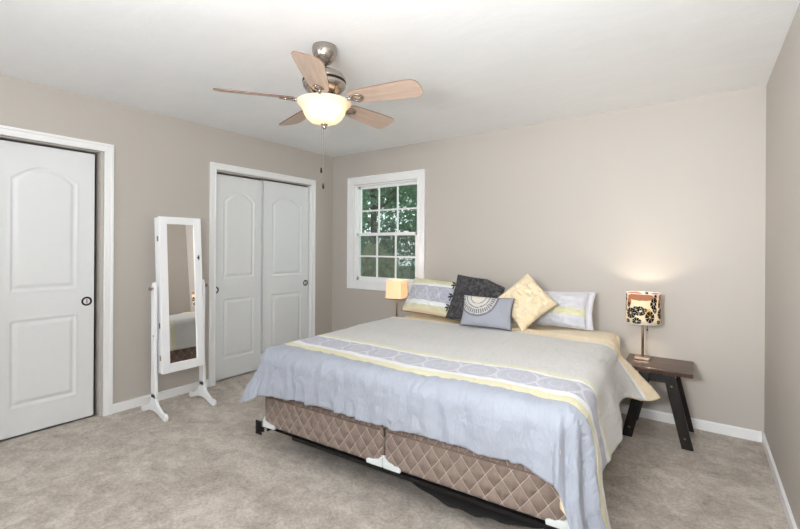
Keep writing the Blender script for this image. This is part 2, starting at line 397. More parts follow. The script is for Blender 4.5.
def sash(nm, y, z0, z1, railb, railt):
    x0, x1 = wx[0]+.018, wx[1]-.018; st = .035
    bm = bmesh.new(); t_ = .028
    box(bm, x0, x0+st, y, y+t_, z0, z1); box(bm, x1-st, x1, y, y+t_, z0, z1); box(bm, x0, x1, y, y+t_, z0, z0+railb); box(bm, x0, x1, y, y+t_, z1-railt, z1)
    s = bm_obj('window_sash', bm, MT['trim'], win, bevel=.003)
    gx0, gx1, gz0, gz1 = x0+st, x1-st, z0+railb, z1-railt
    bm = bmesh.new(); mw = .009
    for k in (1, 2): c = gx0+(gx1-gx0)*k/3; box(bm, c-mw, c+mw, y+.007, y+.021, gz0, gz1)
    c = (gz0+gz1)/2; box(bm, gx0, gx1, y+.0065, y+.0215, c-mw, c+mw)
    bm_obj('muntin', bm, MT['trim'], s)
    bm_obj('pane', boxes((gx0, gx1, y+.012, y+.016, gz0, gz1)), MT['glass'], s)
    return s
zm = 1.468
sash('upper', .062, zm-.015, wz[1]-.012, .035, .03)
lo = sash('lower', .03, wz[0]+.014, zm+.02, .045, .035)
for cx in (.55, 1.09):
    bm = bmesh.new(); prism(bm, [(cx-.03, zm+.02), (cx+.03, zm+.02), (cx+.024, zm+.034), (cx-.024, zm+.034)], 'y', .035, .058); bm_obj('sash_lock', bm, MT['trim'], lo, bevel=.002)
bm_obj('insect_screen', boxes((wx[0]+.02, wx[1]-.02, .104, .105, wz[0]+.014, zm)), MT['screen'], win)

# front wall window (behind the camera, unseen, added around the fill lamp)
fwn = empty('window_2', (0, D0, 0)); fwn['kind'] = 'structure'
bm = bmesh.new()
for x in (fx[0], (fx[0]+fx[1])/2-.02, fx[1]-.04): box(bm, x, x+.04, -.09, -.04, .65, 2.25)
box(bm, fx[0], fx[1], -.09, -.04, .65, .69); box(bm, fx[0], fx[1], -.09, -.04, 2.21, 2.25)
bm_obj('window_frame', bm, MT['trim'], fwn)

# ================================================================ outdoors
struct('ground', boxes((-30, 6, .13, 30, -.6, -.5)), MT['soil'])
def tree(i, x, y, h, rad, n, mat, label, low=.0, size=.09):
    r = empty('leafy_tree', (x, y, -.5), 0, label, 'tree', 'trees outside the window')
    bm = bmesh.new(); tube(bm, [(0, 0, 0), (.05, .02, h*.35), (-.03, .05, h*.7), (0, 0, h*.95)], [.11, .09, .06, .02], 8)
    for k in range(9):
        a = random.uniform(0, 2*PI); z = h*random.uniform(.25, .8); L = rad*random.uniform(.5, .9)
        tube(bm, [(0, 0, z), (L*.5*math.cos(a), L*.5*math.sin(a), z+.15), (L*math.cos(a), L*math.sin(a), z+.5)], [.035, .02, .008], 5)
    bm_obj('trunk', bm, MT['bark'], r, smooth=True)
    # leaf sprays gathered in clumps
    nc = 46; cl = []
    while len(cl) < nc:
        p = rng.uniform(-1, 1, 3)
        if p@p < 1: cl.append(p)
    cl = np.array(cl)*np.array([rad, rad, (h-low)/2])+np.array([0, 0, (h+low)/2])
    ci = rng.integers(0, nc, n); c = cl[ci]+rng.normal(0, 1, (n, 3))*np.array([.26, .26, .22])*rad/1.4
    rr_ = np.hypot(c[:, 0], c[:, 1]); kk = np.minimum(1, (rad-.1)/np.maximum(rr_, 1e-3)); c[:, 0] *= kk; c[:, 1] *= kk
    a = rng.normal(0, 1, (n, 3)); a /= np.linalg.norm(a, axis=1)[:, None]
    b = np.cross(a, rng.normal(0, 1, (n, 3))); b /= np.linalg.norm(b, axis=1)[:, None]
    s = rng.uniform(.5, 1.2, n)[:, None]*size
    V = np.stack([c-a*s, c+b*s*.42, c+a*s, c-b*s*.42], 1).reshape(-1, 3)
    me = bpy.data.meshes.new('foliage'); me.from_pydata(V.tolist(), [], np.arange(4*n).reshape(-1, 4).tolist()); me.update()
    link('foliage', me, mat, r)
TL = ['nearest dark green leafy tree outside the window', 'dark green tree outside the window, leaning over at the left', 'tall green tree farther off in the right panes of the window',
      'green tree deep in the wood behind the window centre', 'green tree at the far left of the wood outside', 'green tree at the far right of the wood outside']
for i, a in enumerate([(-3.3, 4.8, 5.2, 1.3, 6200, MT['leaf']), (-6.4, 6.0, 5.6, 1.45, 6200, MT['leaf']), (-4.3, 9.0, 7.0, 1.9, 7500, MT['leaf']), (-8.6, 9.6, 7.0, 1.9, 7500, MT['leaf']), (-12.2, 8.5, 7, 1.8, 6000, MT['leaf']), (.2, 7.2, 6, 1.7, 4500, MT['leaf'])]):
    tree(i, *a, TL[i], low=.9)
def shrub(x, y, h, rad, label):
    n = 5200; p = rng.normal(0, 1, (n, 3)); p /= np.linalg.norm(p, axis=1)[:, None]; p *= rng.uniform(.45, 1, n)[:, None]**.5
    c = p*np.array([rad, rad*.6, h/2])*(1+.15*np.sin(p[:, :1]*9+p[:, 2:]*7))+np.array([0, 0, h/2]); c[:, 2] = np.abs(c[:, 2])
    a = rng.normal(0, 1, (n, 3)); a /= np.linalg.norm(a, axis=1)[:, None]; b = np.cross(a, rng.normal(0, 1, (n, 3))); b /= np.linalg.norm(b, axis=1)[:, None]
    s = rng.uniform(.5, 1.1, n)[:, None]*.10
    V = np.stack([c-a*s, c+b*s*.45, c+a*s, c-b*s*.45], 1).reshape(-1, 3)
    me = bpy.data.meshes.new('bush'); me.from_pydata(V.tolist(), [], np.arange(4*n).reshape(-1, 4).tolist()); me.update()
    o = link('bush', me, MT['leaf2'], None); o.location = (x, y, -.5); tag(o, label, 'bush', 'bushes outside the window')
shrub(-1.9, 3.0, 1.75, .9, 'brownish green bush in the lower right panes of the window')
shrub(-3.95, 3.0, 1.8, .8, 'brownish green bush in the lower middle panes of the window')
shrub(-5.65, 3.6, 2.0, .95, 'brownish green bush in the lower left panes of the window')

# ================================================================ BED
A = math.atan2(.114, 1.927); BO = (1.488, -2.109)
BW, BL = 1.853, 1.97
ZB, ZT, MTOP = .175, .385, .635
def bed_local(name, label, cat, group=None):
    return empty(name, (BO[0], BO[1], 0), A, label, cat, group)
def to_local_root(o):  # place a top-level mesh in bed coordinates
    o.location = (BO[0], BO[1], 0); o.rotation_euler = (0, 0, A); return o
fr = bed_local('metal_bedstead', 'black steel bed frame with low legs under the box springs', 'bed frame')
bm = boxes((.26, BW, -.004, .0, .152, .172), (.0, BW, .0, .028, .168, .172))
bm_obj('foot_rail', bm, MT['black_metal'], fr)
for x in (.0, BW-.03): bm_obj('side_rail', boxes((x, x+.03, .028, BL-.05, .168, .172), (x if x < .5 else x+.027, x+.003 if x < .5 else x+.03, .028, BL-.05, .13, .168)), MT['black_metal'], fr)
bm_obj('center_rail', boxes((BW/2-.02, BW/2+.02, .028, BL-.05, .14, .171)), MT['black_metal'], fr)
for x in (.04, BW/2, BW-.04):
    for y in (.3, 1.62):
        bm = bmesh.new(); tube(bm, [(x, y, .168), (x, y, .03)], .016, 10); lathe(bm, [(0, 0), (.026, 0), (.028, .02), (.018, .035), (0, .036)], 14, (x, y, 0)); bm_obj('leg', bm, MT['black_metal'], fr, smooth=True)
for s, x in ((-1, -.006), (1, BW+.006)):
    bm = bmesh.new(); xa, xb = sorted((x, x+s*(.055 if s < 0 else .028))); box(bm, xa, xb, -.012, -.008, .118, .205)
    for z in (.135, .16, .185):
        lathe(bm, [(0, -.018), (.007, -.017), (.008, -.012), (.0081, -.008)], 10, ((xa+xb)/2, 0, z), 'y')
    xa, xb = sorted((x-s*.02, x+s*.02)); box(bm, xa, xb, -.008, -.0045, .14, .170)
    bm_obj('headboard_bracket', bm, MT['black_metal'], fr)

def rbox(x0, x1, y0, y1, z0, z1, r, nseg=5, bulge=0, nd=10):
    bm = bmesh.new(); box(bm, x0, x1, y0, y1, z0, z1)
    bmesh.ops.bevel(bm, geom=bm.edges[:], offset=r, segments=nseg, profile=.5, affect='EDGES')
    return bm
def box_uv(o, off=(0, 0)):
    me = o.data; l = me.uv_layers.new(name='UVMap')
    for p in me.polygons:
        n = p.normal; ax = max(range(3), key=lambda i: abs(n[i]))
        if ax == 2 and n.y < -.1: ax = 1
        for li in p.loop_indices:
            c = me.vertices[me.loops[li].vertex_index].co
            l.data[li].uv = ((c.y if ax == 0 else c.x)+off[0], (c.z if ax != 2 else c.y)+off[1])
def guard_shape(s):   # outline of the white plastic corner guard seen from the front
    return [(0, 0), (s*.115, 0), (s*.118, .022), (s*.10, .032), (s*.075, .030), (s*.055, .040), (s*.036, .043), (s*.016, .058), (0, .06)]
for i, (x0, x1) in enumerate(((0.003, BW/2-.002), (BW/2+.002, BW-.003))):
    r = bed_local('box_spring', ['taupe quilted box spring under the left half of the mattress', 'taupe quilted box spring under the right half of the mattress, black cloth sagging below'][i], 'box spring', 'quilted box springs')
    bm = rbox(x0, x1, .0, BL, ZB, ZT-.002, .022)
    o = bm_obj('quilted_body', bm, MT['ticking'], r, smooth=True); box_uv(o)
    bm = bmesh.new(); tube(bm, [(x0+.02, -.001, ZT-.02), (x1-.02, -.001, ZT-.02)], .004, 6); bm_obj('piping', bm, MT['taupe_tape'], r)
    for s, xc in ((1, x0), (-1, x1)):
        bm = bmesh.new(); prism(bm, [(xc+p[0]*.9, ZB+p[1]*.85-.001) for p in guard_shape(s)], 'y', -.008, .012)
        xa = xc; prism(bm, [(.0+abs(p[0]), ZB+p[1]-.001) for p in guard_shape(1)], 'x', xa-.0015 if s > 0 else xa-.012, xa+.012 if s > 0 else xa+.0015)
        bm_obj('corner_guard', bm, MT['plastic'], r, bevel=.004)
    # dust cover sagging under the box
    nx, ny = 40, 14; xs = np.linspace(x0+.065, x1-.065, nx); ys = np.linspace(.035, BL-.1, ny); P = np.zeros((nx, ny, 3))
    for a in range(nx):
        for b in range(ny):
            q = a/(nx-1); sag = (.008 if i == 0 else .095)*math.sin(PI*q)**.6*(1+.25*noise.noise((xs[a]*9, ys[b]*3, i)))
            fr_ = 1.
            P[a, b] = (xs[a], ys[b], ZB-.004-sag*fr_)
    o = link('dust_cover', grid_mesh('dust_cover', P), MT['dust'], r, smooth=True)
    s_ = o.modifiers.new('t', 'SOLIDIFY'); s_.thickness = .002
# mattress
mt = bed_local('mattress', 'king size mattress with white sides under the comforter', 'mattress')
bm = rbox(0, BW, 0, BL, ZT, MTOP-.004, .05, 5); bm_obj('mattress_body', bm, MT['white_cloth'], mt, smooth=True)
bm = bmesh.new()
for z in (ZT+.018,):
    tube(bm, [(.05, -.003, z), (BW-.05, -.003, z), (BW-.012, .012, z), (BW+.003, .05, z), (BW+.003, BL-.05, z)], .006, 6)
    tube(bm, [(.05, -.003, z), (.012, .012, z), (-.003, .05, z), (-.003, BL-.05, z)], .006, 6)
bm_obj('piping', bm, MT['white_cloth'], mt, smooth=True)

# ---- draped cloth over the bed
def smst(a, b, v):
    q = min(1, max(0, (v-a)/(b-a))); return q*q*(3-2*q)
def skew(u, v):
    return float(np.interp(u, [-.3, .0, .27, .7, 1.0, 1.5, 1.75, 2.2], [.08, .08, .062, .028, -.006, .015, .0, -.03]))*(1-smst(.7, 1.1, v))+.085*smst(1.0, 1.25, v)*(1-smst(1.0, 1.7, u))
def drape(name, y_head, Lr, Lf, Ll, flare, top, rho, foot, wr, mats, nI=(70, 64), nO=26, ins=.05, thick=.02, seed=0, puff=.012):
    """cloth lying on the mattress; returns object. Lr/Lf/Ll(param)->overhang length; corner arcs blend by angle"""
    nu, nv = nI
    us = np.concatenate([-np.linspace(1, 0, nO, endpoint=False), np.linspace(0, 1, nu), 1+np.linspace(0, 1, nO+1)[1:]])
    vs = np.concatenate([-np.linspace(1, 0, nO, endpoint=False) if foot else np.zeros(0), np.linspace(0, 1, nv)])
    x0, x1, y0 = ins, BW-ins, (ins if foot else foot_y)
    yh = y_head if callable(y_head) else (lambda u: y_head)
    P = np.zeros((len(us), len(vs), 3)); UV = np.zeros((len(us), len(vs), 2)); OV = np.zeros((len(us), len(vs)))
    def hang(s, fl):
        arc = rho*PI/2
        if s < arc: th = s/rho; return rho*math.sin(th), rho*(1-math.cos(th))
        e = s-arc; return rho+fl*e, rho+math.sqrt(max(.05, 1-fl*fl))*e
    for i, u in enumerate(us):
        for j, v in enumerate(vs):
            x = x0+(x1-x0)*min(1, max(0, u)); y = y0+(yh(u)-y0)*min(1, max(0, v))
            tu = max(0, u-1) if u > 1 else max(0, -u); tv = max(0, -v); side = 1 if u > 1 else -1
            hx = hy = dp = 0; s = 0
            if tu > 0 and tv == 0:
                L = Lr(y) if side > 0 else Ll(y); s = tu*L; fl = flare('r' if side > 0 else 'l', y, 0)
                h, dp = hang(s, fl); hx = side*h; ucl = x+side*s; vcl = y
            elif tv > 0 and tu == 0:
                L = Lf(x); s = tv*L; h, dp = hang(s, flare('f', x, 0)); hy = -h; ucl = x; vcl = y-s
            elif tu > 0 and tv > 0:
                r = max(tu, tv); ph = (tv/tu if tv <= tu else 2-tu/tv)*PI/4
                La = Lr(y0) if side > 0 else Ll(y0); Lb = Lf(x)
                k = math.sin(2*ph); cor = flare('cornerlen_r' if side > 0 else 'cornerlen_l', 0, ph)
                L = La*math.cos(ph)**2+Lb*math.sin(ph)**2; L += cor
                s = r*L; q = math.sin(2*ph); fl = flare('cr' if side > 0 else 'cl', ph, q)
                h, dp = hang(s, fl); hx = side*h*math.cos(ph); hy = -h*math.sin(ph)
                ucl = x+side*s*math.cos(ph); vcl = y-s*math.sin(ph)
            else: ucl, vcl = x, y
            P[i, j] = (x+hx, y+hy, top-dp); UV[i, j] = (ucl, vcl-skew(ucl, vcl)); OV[i, j] = s
    # normals
    dU = np.gradient(P, axis=0); dV = np.gradient(P, axis=1); N = np.cross(dU, dV); N /= np.linalg.norm(N, axis=2)[..., None]+1e-9
    for i in range(P.shape[0]):
        for j in range(P.shape[1]):
            P[i, j] += N[i, j]*wr(UV[i, j, 0], UV[i, j, 1], OV[i, j], P[i, j])
    P[..., 2] = np.maximum(P[..., 2], .022)
    o = link(name, grid_mesh(name, P, UV), mats, None, smooth=True)
    m = o.modifiers.new('thick', 'SOLIDIFY'); m.thickness = thick; m.offset = -1; m.material_offset = 1; m.material_offset_rim = 1
    return to_local_root(o)

rho = .095; TOPZ = .678
def L_right(y):
    base = .405-.055*smst(.5, 1.0, y)                           # hem about z .38
    base += .21*(1-smst(.13, .25, y))     # long fold hanging at the foot corner
    base += .14*smst(1.15, 1.45, y)
    return base
def L_foot(x):
    L = .315+.006*math.sin(x*9)+.004*math.sin(x*31)
    L += .045*smst(1.66, 1.80, x)
    L += .012*smst(.3, 0, x)
    return L
def L_left(y): return .36
def fl_(k, p, q):
    if k == 'r': return .15+.12*smst(.2, .4, p)+.42*smst(1.12, 1.46, p)
    if k == 'l': return .12
    if k == 'f': return .06+.30*smst(.25, -.02, p)**1.5
    if k == 'cr': return .15
    if k == 'cl': return .18+.26*q
    if k == 'cornerlen_r': return .18*math.sin(2*q)**1.3 if 0 < q < PI/2 else 0
    if k == 'cornerlen_l': return .07*math.sin(2*q) if q else 0
    return 0
_r0 = fl_
def wr(u, v, s, p):
    d = (.010*fbm(u*2.3, v*2.3, 1.)+.004*fbm(u*8, v*6, 4.))*(1-.7*smst(1.2, 1.36, v))
    k = smst(.02, .25, s)
    if v < .08:   # foot side: many fine gathers running down
        if .05 < u < BW-.05:
            g = fbm(u*22+.8*fbm(u*3, v*5, 9), v*3.0, 2., 2)
            d += (.011+.016*k)*g*smst(.16, -.02, v)*smst(BW-.05, BW-.25, u)
        if u > BW-.25:
            cu, cv = u-(BW-.05), max(1e-4, .05-v); an = math.atan2(cv, max(1e-4, cu)) if cu > 0 else PI/2
            d += k*(.016*math.sin(an*9+2*fbm(s*2, an, 3))+.006*fbm(an*9, s*2.5, 5))*smst(BW-.25, BW-.05, u)
    if u > BW-.04 or u < .04:
        d += k*.014*math.sin(v*11+1.5*fbm(v*3, u*2, 3))+k*.004*fbm(v*18, u*5, 6)
    # crinkles of the plain end on top
    d += .004*smst(.2, .05, v)*fbm(u*14+v*9, v*16, 8.)
    # softly rolled head hem
    d += .014*math.exp(-((v-1.44)/.04)**2)-.008*math.exp(-((v-(1.40-.07*smst(1.0, 1.7, u)))/.014)**2)
    return d
foot_y = .05
comf = drape('comforter', lambda u: 1.47+.31*smst(.55, .97, u)-.28*min(1, max(0, u-1)*2.2), L_right, L_foot, L_left, fl_, TOPZ, rho, True, wr, [MT['comforter'], MT['cream_cloth']], (96, 90), 34)
tag(comf, 'pale grey blue comforter with yellow and circle printed stripes draped over bed', 'comforter')

# cream sheet over the head end of the mattress
foot_y = 1.36
def wr2(u, v, s, p): return .002+smst(1.5, 1.6, v)*min(.007, abs(.010*fbm(u*4, v*6, 3)+.006*fbm(u*3, v*30, 5, 2)))
sheet = drape('bed_sheet', BL-.03, lambda y: .19+.01*math.sin(y*9), None, lambda y: .19, lambda k, p, q: .02, MTOP+.010, .052, False, wr2, [MT['cream_cloth'], MT['cream_cloth']], (60, 40), 16, ins=.045, thick=.004)
tag(sheet, 'cream sheet covering head end of mattress behind the comforter', 'sheet')

# ================================================================ PILLOWS
def pillow(name, w_, h_, t_, mat, loc, lean, yaw, roll, label, group=None, flange=0, wrk=.006, seed=0, pinch=.06, wf=7, base=0):
    """w x h cushion, thickness t. Standing: local x width, local y height, local z towards viewer"""
    r = empty(name, loc, 0, label, 'pillow', group)
    n = 60; g = np.linspace(-1, 1, n); P = np.zeros((2, n, n, 3)); UV = np.zeros((n, n, 2))
    for a in range(n):
        for b in range(n):
            x, y = g[a], g[b]
            px = x*(1-pinch*(1-y*y)); py = y*(1-pinch*(1-x*x))
            X, Y = px*w_/2, py*h_/2
            if name == 'charcoal_pillow':   # soft upper corner sagging
                dr = max(0, x-.2)*max(0, y+.1); Y -= .075*dr; X -= .02*dr
            m = max(0, (1-abs(x)**2.6))*max(0, (1-abs(y)**2.6)); T = t_/2*m**.42
            wv = wrk*(fbm(x*wf*.35+seed, y*wf*.35, seed)+1.3*(.35-abs(noise.noise((x*wf*.45+.5*y+seed, y*wf*.4, seed+3)))*1.6)+.5*fbm(x*wf+seed, y*wf*.7, seed+3))
            edge = min(1, m*3)
            for s in (0, 1):
                P[s, a, b] = (X, Y+h_/2-base*h_, (T+.002+wv*edge)*(1 if s == 0 else -1)); 
            UV[a, b] = (X+w_/2, Y+h_/2)
    bm = bmesh.new()
    me1 = grid_mesh('a', P[0], UV); me2 = grid_mesh('b', P[1], UV)
    bm.from_mesh(me1); bm.from_mesh(me2)
    bmesh.ops.remove_doubles(bm, verts=bm.verts, dist=.0045)
    o = bm_obj('cushion', bm, mat, r, smooth=True)
    # piping / flange round the edge
    per = [(g[a], -1) for a in range(n)]+[(1, g[b]) for b in range(1, n)]+[(g[a], 1) for a in range(n-2, -1, -1)]+[(-1, g[b]) for b in range(n-2, 0, -1)]
    pts = [(x*(1-pinch*(1-y*y))*w_/2, y*(1-pinch*(1-x*x))*h_/2+h_/2-base*h_) for x, y in per]
    if name == 'charcoal_pillow': pts = [(X-.02*max(0, x-.2)*max(0, y+.1), Y-.075*max(0, x-.2)*max(0, y+.1)) for (X, Y), (x, y) in zip(pts, per)]
    if flange:
        bm = bmesh.new(); I, O = [], []
        for k, ((X, Y), (x, y)) in enumerate(zip(pts, per)):
            nx_ = X/(w_/2); ny_ = (Y-h_/2)/(h_/2); wob = .012*fbm(x*5+seed, y*5, 2)
            dx = flange*(1 if x > .98 else (-.2 if x < -.98 else 0)); dy = flange*(.25 if y > .98 else (-.3 if y < -.98 else 0))
            if y < -.98: dy *= .3
            I.append(bm.verts.new((X*.99, h_/2+(Y-h_/2)*.99, .0))); O.append(bm.verts.new((X+dx, Y+dy, wob)))
        for k in range(len(I)): bm.faces.new((I[k], I[(k+1) % len(I)], O[(k+1) % len(I)], O[k]))
        f = bm_obj('flange', bm, MT['sham_edge'], r, smooth=True); s_ = f.modifiers.new('t', 'SOLIDIFY'); s_.thickness = .006; s_.offset = 0
    elif name != 'pintuck_pillow':
        bm = bmesh.new(); pp = [(x, y, 0) for x, y in pts]; tube(bm, pp+[pp[0]], .004, 6)
        bm_obj('piping', bm, MT['pillow_edge'] if name != 'charcoal_pillow' else mat, r, smooth=True)
    ex = Vector((math.cos(A+yaw), math.sin(A+yaw), 0)); back = Vector((-math.sin(A+yaw), math.cos(A+yaw), 0))
    upv = Vector((0, 0, 1))*math.cos(lean)+back*math.sin(lean); nrm = ex.cross(upv)
    M_ = Matrix((ex, upv, nrm)).transposed() @ Matrix.Rotation(roll, 3, 'Z')
    r.rotation_euler = M_.to_euler()
    return r
def BP(x, y, z):
    return (BO[0]+math.cos(A)*x-math.sin(A)*y, BO[1]+math.sin(A)*x+math.cos(A)*y, z)
MT['sham_edge'] = simple('lilac_grey_sham_edge', S(214, 211, 217), .8, bump=.3, bscale=30)
R = math.radians
pillow('sham_pillow', .72, .375, .17, MT['sham_left'], BP(.32, 1.68, .678), R(33), R(-4), R(-3), 'striped sham pillow with grey circles beside the left lamp', 'striped shams against the wall', flange=0, seed=1, wrk=.012)
pillow('sham_pillow', .60, .285, .15, MT['sham_right'], BP(1.36, 1.72, .690), R(20), R(-4), R(1), 'pale sham pillow with folded flange nearest the lit patterned lamp', 'striped shams against the wall', flange=.045, seed=5, wrk=.016)
ch = pillow('charcoal_pillow', .48, .41, .13, MT['charcoal'], BP(.775, 1.51, .69), R(26), R(-2.5), R(-4), 'charcoal square throw pillow with tie bows behind the grey pillow', seed=9, wrk=.011)
for k, y in enumerate((.10, .20, .31)):
    bm = bmesh.new()
    for s in (-1, 1):
        tube(bm, [(-.22, y, .012), (-.242, y+s*.012, .02), (-.26, y+s*.016, .018), (-.245, y+s*.003, .016)], [.004, .008, .008, .004], 6)
        tube(bm, [(-.22, y, .014), (-.235, y-.012+s*.006, .02), (-.242, y-.034+s*.012, .018)], [.004, .005, .006], 6)
    bm_obj('tie_bow', bm, MT['charcoal'], ch, smooth=True)
yp = pillow('pintuck_pillow', .345, .345, .13, MT['pintuck'], BP(1.225, 1.55, .894), R(22), R(3), R(45), 'cream yellow pintucked throw pillow standing on its corner', seed=13, wrk=.012, wf=9, base=.5)
pillow('lumbar_pillow', .413, .251, .10, MT['embroid'], BP(.96, 1.36, .688), R(20), R(4), R(-1), 'small grey lumbar pillow with embroidered rings in front', seed=17, wrk=.004)

# ================================================================ NIGHTSTANDS
def nightstand(x0, x1, label, first=True):
    """x0..x1 outer, y -.45..-.07, top z .5"""
    r = empty('nightstand', (x0, -.45, 0), 0, label, 'nightstand', 'black splay legged nightstands')
    w_, d_, h_ = x1-x0, .38, .505
    bm_obj('table_top', boxes((0, w_, 0, d_, h_-.032, h_)), MT['table_top'], r, bevel=.004)
    bm_obj('apron', boxes((.10, w_-.10, .03, .05, h_-.095, h_-.033), (.10, w_-.10, d_-.05, d_-.03, h_-.095, h_-.033), (.10, .12, .05, d_-.05, h_-.095, h_-.033), (w_-.12, w_-.10, .05, d_-.05, h_-.095, h_-.033)), MT['black_wood'], r, bevel=.002)
    for s in (0, 1):
        for ya in (.004, d_-.026):
            bm = bmesh.new()
            top0, top1 = (.10, .168); bot0, bot1 = (-.005, .06)
            if s: top0, top1, bot0, bot1 = w_-.168, w_-.10, w_-.06, w_+.005
            ya2 = ya
            hexa(bm, [(bot0, ya2, 0), (bot1, ya2, 0), (bot1, ya2+.024, 0), (bot0, ya2+.024, 0)], [(top0, ya2, h_-.033), (top1, ya2, h_-.033), (top1, ya2+.024, h_-.033), (top0, ya2+.024, h_-.033)])
            lg = bm_obj('leg', bm, MT['black_wood'], r, bevel=.003)
            if ya < .1:
                for z in (.07, .40):
                    f = z/(h_-.033); cx = (bot0+bot1)/2*(1-f)+(top0+top1)/2*f
                    b2 = bmesh.new(); lathe(b2, [(0, -.003), (.006, -.0025), (.007, 0), (.0071, .004)], 12, (cx, ya, z), 'y'); bm_obj('bolt', b2, MT['bronze_light'], lg)
    return r
nightstand(3.305, 3.715, 'black splay legged nightstand with brown top right of the bed')
nightstand(.86, 1.27, 'black splay legged nightstand left of the bed under the square shaded lamp')

# ---- floral shade material (uv metres around x height)
t = NT('floral_lamp_shade'); uvn = t.coord('UV'); 
nzv = t.n('ShaderNodeTexNoise'); t.link(uvn, nzv.inputs['Vector']); nzv.inputs['Scale'].default_value = 60
off = t.n('ShaderNodeVectorMath', operation='SCALE'); sb = t.n('ShaderNodeVectorMath', operation='SUBTRACT'); t.link(nzv.outputs['Color'], sb.inputs[0]); sb.inputs[1].default_value = (.5, .5, .5)
t.link(sb.outputs[0], off.inputs[0]); off.inputs['Scale'].default_value = .010
ad = t.n('ShaderNodeVectorMath', operation='ADD'); t.link(uvn, ad.inputs[0]); t.link(off.outputs[0], ad.inputs[1])
uv = t.xyz(ad.outputs[0]); PER = .2304
uf = t.math('MULTIPLY', t.math('FRACT', t.math('DIVIDE', uv[0], PER)), PER)
col = t.mix(0., S(255, 246, 226), S(255, 246, 226)); BLK = S(26, 22, 22); ORG = S(200, 150, 116); YLW = S(240, 210, 140)
blobs = [(.11, .195, .095, .026, ORG, 0), (.03, .16, .020, .028, ORG, 0), (.165, .08, .022, .035, YLW, 0),
         (.045, .075, .034, .034, BLK, 9), (.085, .105, .020, .020, BLK, 5), (.115, .115, .016, .013, BLK, 5), (.14, .105, .014, .012, BLK, 4), (.105, .075, .022, .012, BLK, 4), (.130, .082, .012, .012, BLK, 3),
         (.175, .055, .026, .036, BLK, 7), (.20, .15, .020, .034, BLK, 6), (.21, .105, .014, .02, BLK, 5), (.09, .02, .026, .024, BLK, 8), (.015, .015, .02, .013, BLK, 5), (.025, .135, .014, .016, BLK, 5), (.225, .19, .02, .025, BLK, 5)]
for (bu, bv, ru, rv, c_, pet) in blobs:
    if pet: ru, rv = ru*1.18, rv*1.18
    a_ = t.math('DIVIDE', t.math('SUBTRACT', uf, bu), ru); b_ = t.math('DIVIDE', t.math('SUBTRACT', uv[1], bv), rv)
    d_ = t.math('SQRT', t.math('ADD', t.math('MULTIPLY', a_, a_), t.math('MULTIPLY', b_, b_)))
    m_ = t.math('SUBTRACT', 1., t.smooth(d_, .9, 1.05))
    if pet:
        an = t.math('ARCTAN2', a_, b_); sn = t.math('ABSOLUTE', t.math('SINE', t.math('MULTIPLY', an, pet/2.)))
        m_ = t.math('MULTIPLY', m_, t.smooth(sn, .08, .3))
        m_ = t.math('MULTIPLY', m_, t.math('SUBTRACT', 1., t.math('MULTIPLY', t.smooth(d_, .25, .15), 0.9)))
    col = t.mix(m_, col, c_)
t.set(col, .8)
tl = t.n('ShaderNodeBsdfTranslucent'); t.link(col, tl.inputs[0]); mx = t.n('ShaderNodeMixShader'); mx.inputs[0].default_value = .5
t.link(t.b.outputs[0], mx.inputs[1]); t.link(tl.outputs[0], mx.inputs[2]); t.link(mx.outputs[0], t.out.inputs[0]); MT['floral'] = t.m
def shade_mat(name, c, f=.5):
    t = NT(name); cc = t.mix(t.noise(t.coord(), 60), c, tuple(x*.93 for x in c[:3])+(1,)); t.set(cc, .7)
    tl = t.n('ShaderNodeBsdfTranslucent'); t.link(cc, tl.inputs[0]); mx = t.n('ShaderNodeMixShader'); mx.inputs[0].default_value = f
    t.link(t.b.outputs[0], mx.inputs[1]); t.link(tl.outputs[0], mx.inputs[2]); t.link(mx.outputs[0], t.out.inputs[0]); return t.m
MT['cream_shade'] = shade_mat('cream_linen_shade', S(253, 240, 220))
t = NT('warm_bulb'); t.set(S(255, 220, 160), .4, Emission_Strength=6.0); t.b.inputs['Emission Color'].default_value = (1, .72, .4, 1); MT['bulb'] = t.m
def bulb_light(loc, power, parent, col=(1, .86, .68), rad=.03):
    l = bpy.data.lights.new('bulb_light', 'POINT'); l.energy = power; l.color = col; l.shadow_soft_size = rad
    o = bpy.data.objects.new('bulb_light', l); C.objects.link(o); o.location = loc; o.parent = parent; return o
# right lamp (drum shade)
lx, ly, lz = 3.405, -.21, .505
L1 = empty('table_lamp', (lx, ly, lz), 0, 'lit table lamp with black and orange floral drum shade on right nightstand', 'lamp')
bm_obj('lamp_base', boxes((-.05, .05, -.05, .05, 0, .022)), MT['bronze_light'], L1, bevel=.004)
bm = bmesh.new(); tube(bm, [(0, 0, .022), (0, 0, .36)], .009, 14); bm_obj('pole', bm, MT['bronze_light'], L1, smooth=True)
n = 64; Rsh = .11; P = np.zeros((n+1, 6, 3)); UV = np.zeros((n+1, 6, 2)); z0s, z1s = .270, .488
for a in range(n+1):
    th = -PI/2-math.radians(62)+2*PI*a/n
    for b in range(6):
        q = b/5; rad = Rsh+.002*(1-q); P[a, b] = (rad*math.cos(th), rad*math.sin(th), z0s+(z1s-z0s)*q); UV[a, b] = (a/n*2*PI*Rsh, q*(z1s-z0s))
sh = link('lamp_shade', grid_mesh('lamp_shade', P, UV), MT['floral'], L1, smooth=True); s_ = sh.modifiers.new('t', 'SOLIDIFY'); s_.thickness = .002
for z in (z0s, z1s):
    bm = bmesh.new(); tube(bm, [(Rsh*math.cos(2*PI*k/48)*(1.012 if z == z0s else 1), Rsh*math.sin(2*PI*k/48)*(1.012 if z == z0s else 1), z) for k in range(49)], .0025, 6)
    bm_obj('rim', bm, MT['white_lacquer'], sh)
bm = bmesh.new()
for k in range(3): a = 2*PI*k/3+.4; tube(bm, [(0, 0, .36), (Rsh*math.cos(a), Rsh*math.sin(a), z1s-.03)], .0015, 5)
